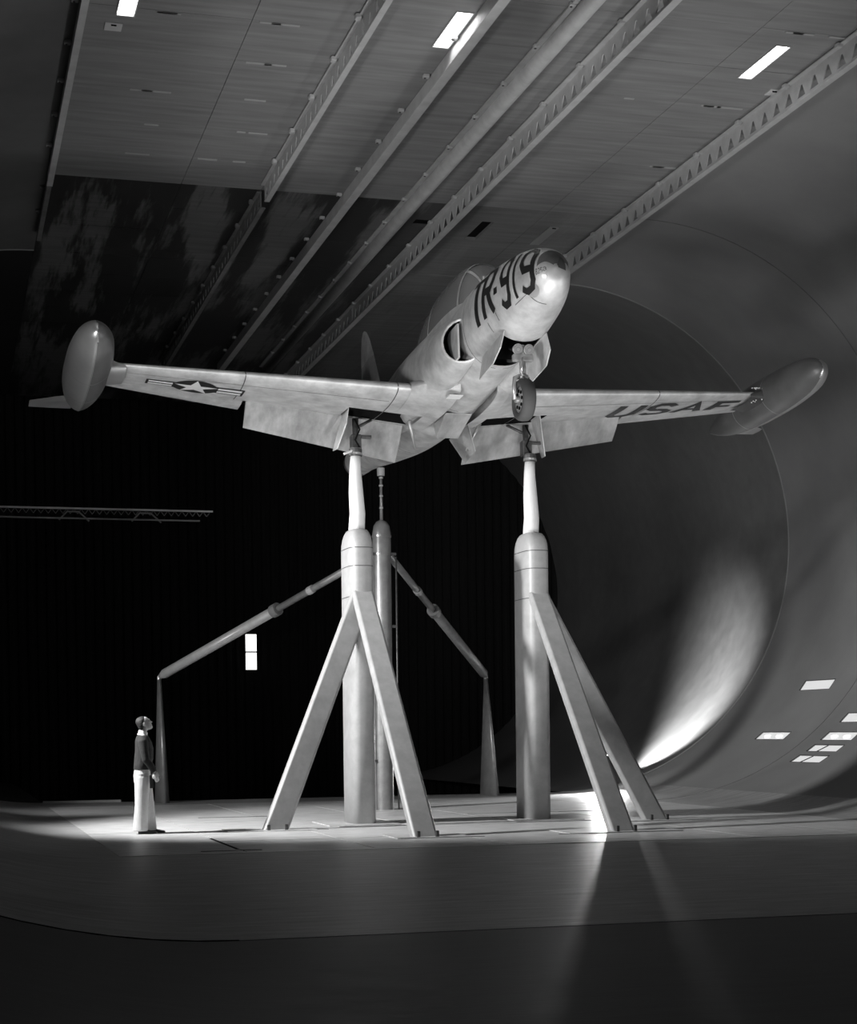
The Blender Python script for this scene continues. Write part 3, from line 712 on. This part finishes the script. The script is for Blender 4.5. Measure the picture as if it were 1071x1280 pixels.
def main_strut(sd,label):
    X,Y=sd*1.53,28.0
    r_=empty('support_strut',(X,Y,0)); tag(r_,label,'strut','struts carrying the main gear')
    rg=[foilring(.42,.92,0,0,0)]+[foilring(.42,.92,z,0,0) for z in (1.5,3.6,4.55)]
    for k in range(1,6):
        a=k/5*math.pi/2*.97; rg.append(foilring(.42*(.55+.45*math.cos(a)),.92*(.4+.6*math.cos(a)),4.55+.33*math.sin(a),0,0))
    o=MB().loft(rg).build('column',M_strut,r_,True)
    for z in (3.75,4.25,4.55): MB().loft([foilring(.428,.928,z-.006,0,0),foilring(.428,.928,z+.006,0,0)],False).build('joint_line',M_line,o,True)
    MB().box((-.13,-.345,4.45),(.05,.03,.55),Matrix.Rotation(R(-25),3,'Z')).build('access_strip',M_strut2,o,bevel=.005)
    legprism((0,-4.0,0),(0,-.38,3.80),.38,.15,'forward_leg',M_strut,r_)
    legprism((sd*1.68,-1.33,0),(sd*.03,-.36,3.72),.38,.15,'outboard_leg',M_strut,r_)
    for (x,y) in ((0,-4.0),(sd*1.68,-1.33)):
        for dx in (-.14,.14):
            MB().box((x+dx,y-.19,.05),(.05,.05,.10)).build('foot_lug',M_darkmetal,r_,bevel=.01)
    # wrapped inner mast
    P=[(0,0,4.84),(.02,0,5.15),(0,0,5.5),(-.01,0,5.9),(0,.0,6.12)]
    MB().tube(P,[.135,.13,.12,.095,.085],18).build('mast',M_mast,r_,True)
    MB().tube([(0,0,6.10),(0,0,6.22)],.11,14).build('mast_collar',M_darkmetal,r_)
    if sd<0: MB().tube([(-.02,-.05,6.2),(-.22,-.1,6.12)],.02,8).build('lever',M_mast,r_)
    MB().tube([(sd*.0,.0,6.12),(0,.0,6.24)],[.12,.09],14).build('ball_joint',M_steel,r_,True)
main_strut(-1,'left front tripod strut with white mast, nearest the standing man')
main_strut(1,'right front tripod strut with white mast, below the nose wheel')
# plates at strut feet
for k,(x0,x1,y0,y1) in enumerate([(-4.0,-2.6,26.35,27.1),(-2.0,-.9,23.72,24.6),(-2.2,-1.0,27.3,28.7),(.6,2.4,23.72,24.6),(1.0,2.2,27.3,28.7),(2.4,4.1,26.35,27.1)]):
    pl=slab(x0,x1,y0,y1,.0,.012,'foot_plate',M_floorplate,floor)
# tail strut
r_=empty('tail_strut',(.04,32.5,0)); tag(r_,'dark round tail strut behind the left tripod','strut')
rg=[.18]*3; tc_=MB().tube([(0,0,0),(0,0,2.0),(0,0,5.35),(0,0,5.5),(0,0,5.58),(0,0,5.61)],[.18,.18,.18,.155,.10,.04],28).build('column',M_steel,r_,True); autosmooth(tc_,50)
for z in (.95,3.55,4.95,5.3): MB().tube([(0,0,z-.02),(0,0,z+.02)],.19,28).build('collar',M_steel,r_)
MB().tube([(.26,-.1,.0),(.26,-.1,4.9)],.018,8).build('conduit',M_darkmetal,r_,True)
MB().tube([(-.24,-.1,.0),(-.24,-.1,4.9)],.014,8).build('conduit',M_darkmetal,r_,True)
for z in (.95,3.55,4.95): MB().box((.0,-.1,z),(.52,.03,.05)).build('conduit_bracket',M_darkmetal,r_)
MB().tube([(0,0,5.58),(0,0,6.55)],[.032,.024],10).build('rod',M_steel,r_,True)
for z in (5.85,6.08,6.28,6.43): MB().tube([(0,0,z-.015),(0,0,z+.015)],.04,12).build('rod_nut',M_pipe,r_)
MB().tube([(0,0,6.47),(0,0,6.62)],.075,12).build('tail_fitting',M_pipe,r_)
# side braces and tapered posts
for sd,lab,lab2,px_ in ((-1,'long pipe brace sloping down left from the tail strut to the post behind the man','tapered steel post directly behind the man',-3.56),(1,'pipe brace sloping down right behind the struts to the cone post','tapered steel post standing between the two tripods',4.05)):
    A=Vector((0.04+sd*.17,32.6,4.95)); B=Vector((px_,38.55,2.78)); D=B-A; t=.42
    r_=empty('side_brace',A); tag(r_,lab,'brace','braces from the tail strut')
    MB().tube([D*0,D*t],.07,14).build('inner_tube',M_steel,r_,True)
    MB().tube([D*t,D*.97,D],[.105,.105,.04],18).build('outer_tube',M_pipe if sd<0 else M_steel,r_,True)
    MB().tube([D*(t-.012),D*(t+.012)],.135,18).build('clamp_collar',M_steel,r_)
    MB().tube([D*(t*.62-.01),D*(t*.62+.01)],.085,14).build('sleeve',M_pipe,r_)
    r_=empty('brace_post',(px_,38.35,0)); tag(r_,lab2,'post','posts at the brace ends')
    MB().loft([foilring(.30,1.15,0,0,0,36,1),foilring(.17,.6,1.6,0,.1,36,1),foilring(.09,.14,2.72,0,.2,36,1)]).build('cone',M_steel,r_,True)
    MB().tube([(0,.2,2.70),(0,.2,2.80)],.05,10).build('pivot',M_steel,r_)

# ------------------------------------------------------------------ far lattice beam, floodlight
r_=empty('lattice_beam',(-7.72,39.16,6.45)); tag(r_,'dim lattice beam high on the dark ribbed wall at left','beam')
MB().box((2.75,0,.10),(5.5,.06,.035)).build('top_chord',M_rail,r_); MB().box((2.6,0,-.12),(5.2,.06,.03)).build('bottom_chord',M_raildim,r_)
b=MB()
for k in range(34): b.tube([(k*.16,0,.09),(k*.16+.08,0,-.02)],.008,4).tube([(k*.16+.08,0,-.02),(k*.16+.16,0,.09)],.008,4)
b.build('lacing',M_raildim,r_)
for x in (2.35,3.95):
    MB().tube([(x-.28,0,-.16),(x-.1,0,.03),(x+.15,0,.03),(x+.38,0,-.18)],.02,6).build('knee_brace',M_raildim,r_)
r_=empty('floodlight',(7.15,38.95,.32)); tag(r_,'small floodlight glaring on the floor behind the right tripod','floodlight')
MB().tube([(0,0,-.1),(0,0,.42)],.025,8).build('stand',M_darkmetal,r_); MB().box((0,0,-.06),(.4,.4,.04)).build('base',M_darkmetal,r_,bevel=.01)
MB().tube([(0,.12,.52),(-.03,-.04,.52)],[.07,.15],18).build('housing',M_darkmetal,r_,True)
MB().tube([(-.03,-.045,.52),(-.033,-.055,.52)],.10,16).build('lens',M_lens,r_)

# ------------------------------------------------------------------ THE MAN
def ell(c,rx,ry,n=16,tilt=0):
    c=Vector(c); return [c+Vector((rx*math.cos(2*math.pi*k/n),ry*math.sin(2*math.pi*k/n),rx*math.cos(2*math.pi*k/n)*tilt)) for k in range(n)]
def remesh(o,v):
    m_=o.modifiers.new('remesh','REMESH'); m_.mode='VOXEL'; m_.voxel_size=v; m_.use_smooth_shade=True
    s_=o.modifiers.new('smooth','SMOOTH'); s_.iterations=3; s_.factor=.5; return o
man=empty('person',(-5.19,26.7,0),(0,0,R(-4))); tag(man,'man in dark sweater and pale trousers standing in profile, looking up','person')
M_skin=mat('skin',.52,.55); M_swe=mat('dark_sweater',.022,.85,0,.01,30,.3,90); M_tr=mat('pale_trousers',.62,.8,0,.05,10,.2,30); M_shirt=mat('white_shirt',.85,.7); M_hair=mat('dark_hair',.02,.6,0,.01,40,.5,80); M_shoe=mat('dark_shoes',.03,.35)
b=MB()
# trunk and neck
b.loft([ell((-.08,0,.90),.10,.15),ell((-.075,0,1.05),.10,.145),ell((-.05,0,1.2),.105,.15),ell((-.045,0,1.35),.11,.17),ell((-.06,0,1.46),.09,.17),ell((-.065,0,1.515),.065,.10),ell((-.06,0,1.55),.055,.058),ell((-.045,0,1.61),.052,.055)])
def limb(P,r,n=12): b.tube(P,r,n)
for sd,fo in ((-1,-.05),(1,.06)):
    limb([(-.08,sd*.09,.93),(-.06+fo*.4,sd*.095,.50),(-.06+fo*.6,sd*.10,.08)],[.09,.06,.045])
# head: tilted back by ~28 degrees; axis u up, f forward
HC_=Vector((-.035,0,1.685)); ct,sn=math.cos(R(26)),math.sin(R(26))
def hp(f,l,u): return HC_+Vector((f*ct-u*sn, l, f*sn+u*ct))
rg=[]
for u,fc,rf,rl in ((-.115,.055,.02,.02),(-.10,.05,.045,.04),(-.075,.03,.068,.055),(-.04,.012,.088,.068),(0,.0,.098,.074),(.04,-.005,.100,.077),(.075,-.01,.092,.071),(.10,-.015,.072,.055),(.118,-.02,.035,.028)):
    rg.append([hp(fc+rf*math.cos(2*math.pi*k/20),rl*math.sin(2*math.pi*k/20),u) for k in range(20)])
b.loft(rg)
b.loft([[hp(.095,y,u) for y,u in ((-.008,.02),(.008,.02),(.016,-.03),(-.016,-.03))],[hp(.128,y,u) for y,u in ((-.006,-.018),(.006,-.018),(.010,-.032),(-.010,-.032))]])   # nose
b.tube([hp(.086,-.03,.032),hp(.098,0,.03),hp(.086,.03,.032)],.012,8)      # brow
b.tube([hp(.078,-.022,-.062),hp(.094,0,-.062),hp(.078,.022,-.062)],.009,8)   # lips
b.tube([hp(.07,0,-.10),hp(.085,0,-.092)],.016,8)
for sd in (-1,1): b.loft([[hp(-.005+rr*math.cos(a),sd*(.074+dy),-.005+1.5*rr*math.sin(a)) for a in [2*math.pi*k/10 for k in range(10)]] for rr,dy in ((.018,-.01),(.022,.010))])
b.tube([(-.06,0,1.5),(-.045,0,1.60),hp(-.02,0,-.06)],[.06,.055,.056],14)
# arms and hands
def arm(sd,sh,el,wr,hd):
    limb([sh,el],[.052,.042]); limb([el,wr],[.042,.027])
    wr=Vector(wr); hd=Vector(hd); ax=(hd-wr).normalized(); lat=Vector((0,1,0)); up=ax.cross(lat).normalized()
    b.tube([wr,wr+ax*.03,wr+ax*.085],[.027,.036,.034],10)
    for k,(o_,L_) in enumerate(((-.028,.068),(-.010,.078),(.010,.074),(.027,.060))):
        p=wr+ax*.075+up*o_; q=p+ax*L_*.45+lat*(-sd*.006); e=q+ax*L_*.45+lat*(-sd*.028)
        b.tube([p,q,e],[.0105,.0095,.008],8)
    p=wr+ax*.02+up*-.030; b.tube([p,p+ax*.035-up*.018,p+ax*.062-up*.012-lat*sd*.008],[.012,.011,.009],8)
arm(-1,(-.07,-.185,1.44),(-.03,-.235,1.14),(.10,-.20,.93),(.14,-.19,.82))
arm(1,(-.07,.185,1.44),(-.02,.235,1.14),(.12,.19,.95),(.17,.18,.85))
body=b.build('body',M_skin,man,True); remesh(body,.0075)
# hair cap
b=MB(); rg=[]
for u,fc,rf,rl in ((-.075,-.075,.030,.045),(-.04,-.055,.052,.066),(0,-.042,.068,.082),(.04,-.03,.083,.086),(.075,-.022,.090,.081),(.105,-.022,.074,.062),(.128,-.024,.038,.032)):
    rg.append([hp(fc+rf*math.cos(2*math.pi*k/20),rl*math.sin(2*math.pi*k/20),u) for k in range(20)])
b.loft(rg); hair=b.build('hair',M_hair,man,True); remesh(hair,.008)
for sd in (-1,1):
    MB().tube([hp(.083,sd*.030,.012),hp(.090,sd*.030,.012)],.009,8).build('eye',M_hair,man)
# sweater
b=MB()
b.loft([ell((-.075,0,1.0),.125,.17),ell((-.07,0,1.05),.135,.175),ell((-.05,0,1.15),.145,.18),ell((-.04,0,1.3),.14,.195),ell((-.055,0,1.42),.125,.195),ell((-.065,0,1.49),.095,.15),ell((-.065,0,1.52),.068,.085)])
for sd,el,wr in ((-1,(-.03,-.24,1.14),(.095,-.205,.955)),(1,(-.02,.24,1.14),(.115,.195,.97))):
    b.tube([(-.07,sd*.15,1.455),(-.065,sd*.20,1.41),(-.05,sd*.225,1.27),el,(el[0]*.5+wr[0]*.5,el[1]*.5+wr[1]*.5,el[2]*.5+wr[2]*.5+.01),wr],[.07,.078,.068,.06,.054,.046],14)
remesh(b.build('sweater',M_swe,man,True),.011)
MB().loft([ell((-.075,0,.985),.128,.172,20),ell((-.075,0,1.03),.134,.177,20)],False).build('waistband',M_swe,man,True)
# collar
MB().loft([ell((-.060,0,1.505),.085,.095,20,-.25),ell((-.058,0,1.535),.070,.076,20,-.25),ell((-.052,0,1.575),.066,.070,20,-.35)],False).build('collar',M_shirt,man,True)
# trousers
b=MB()
b.loft([ell((-.08,0,.78),.125,.165),ell((-.08,0,.90),.130,.17),ell((-.075,0,1.0),.118,.160),ell((-.075,0,1.04),.115,.155)])
for sd,fo in ((-1,-.065),(1,.075)):
    b.loft([ell((-.055+fo,sd*.10,.045),.118,.105,16,.0),ell((-.055+fo,sd*.10,.12),.112,.10),ell((-.05+fo*.75,sd*.098,.45),.100,.092),ell((-.062+fo*.35,sd*.092,.72),.115,.10),ell((-.08,sd*.085,.88),.12,.095)])
remesh(b.build('trousers',M_tr,man,True),.011)
dc_=MB().loft([[(.02,-.20,.90),(.085,-.19,.93),(.09,-.17,.93),(.03,-.18,.90)],[(.025,-.205,.70),(.082,-.195,.70),(.085,-.17,.70),(.03,-.18,.70)]]).build('dark_cloth',M_swe,man,bevel=.008); dc_['label']='dark cloth hanging at the pocket'
for sd,f0 in ((-1,-.155),(1,-.02)):
    rg=[]
    for t,wd,hh in ((0,.028,.05),(.06,.04,.075),(.3,.04,.075),(.55,.044,.06),(.8,.045,.042),(.95,.033,.034),(1,.014,.026)):
        x=f0+t*.285; rg.append([Vector((x,sd*.10+wd*math.cos(a),max(.0,hh*.5+hh*.55*math.sin(a)))) for a in [2*math.pi*k/14 for k in range(14)]])
    MB().loft(rg).build('shoe',M_shoe,man,True)
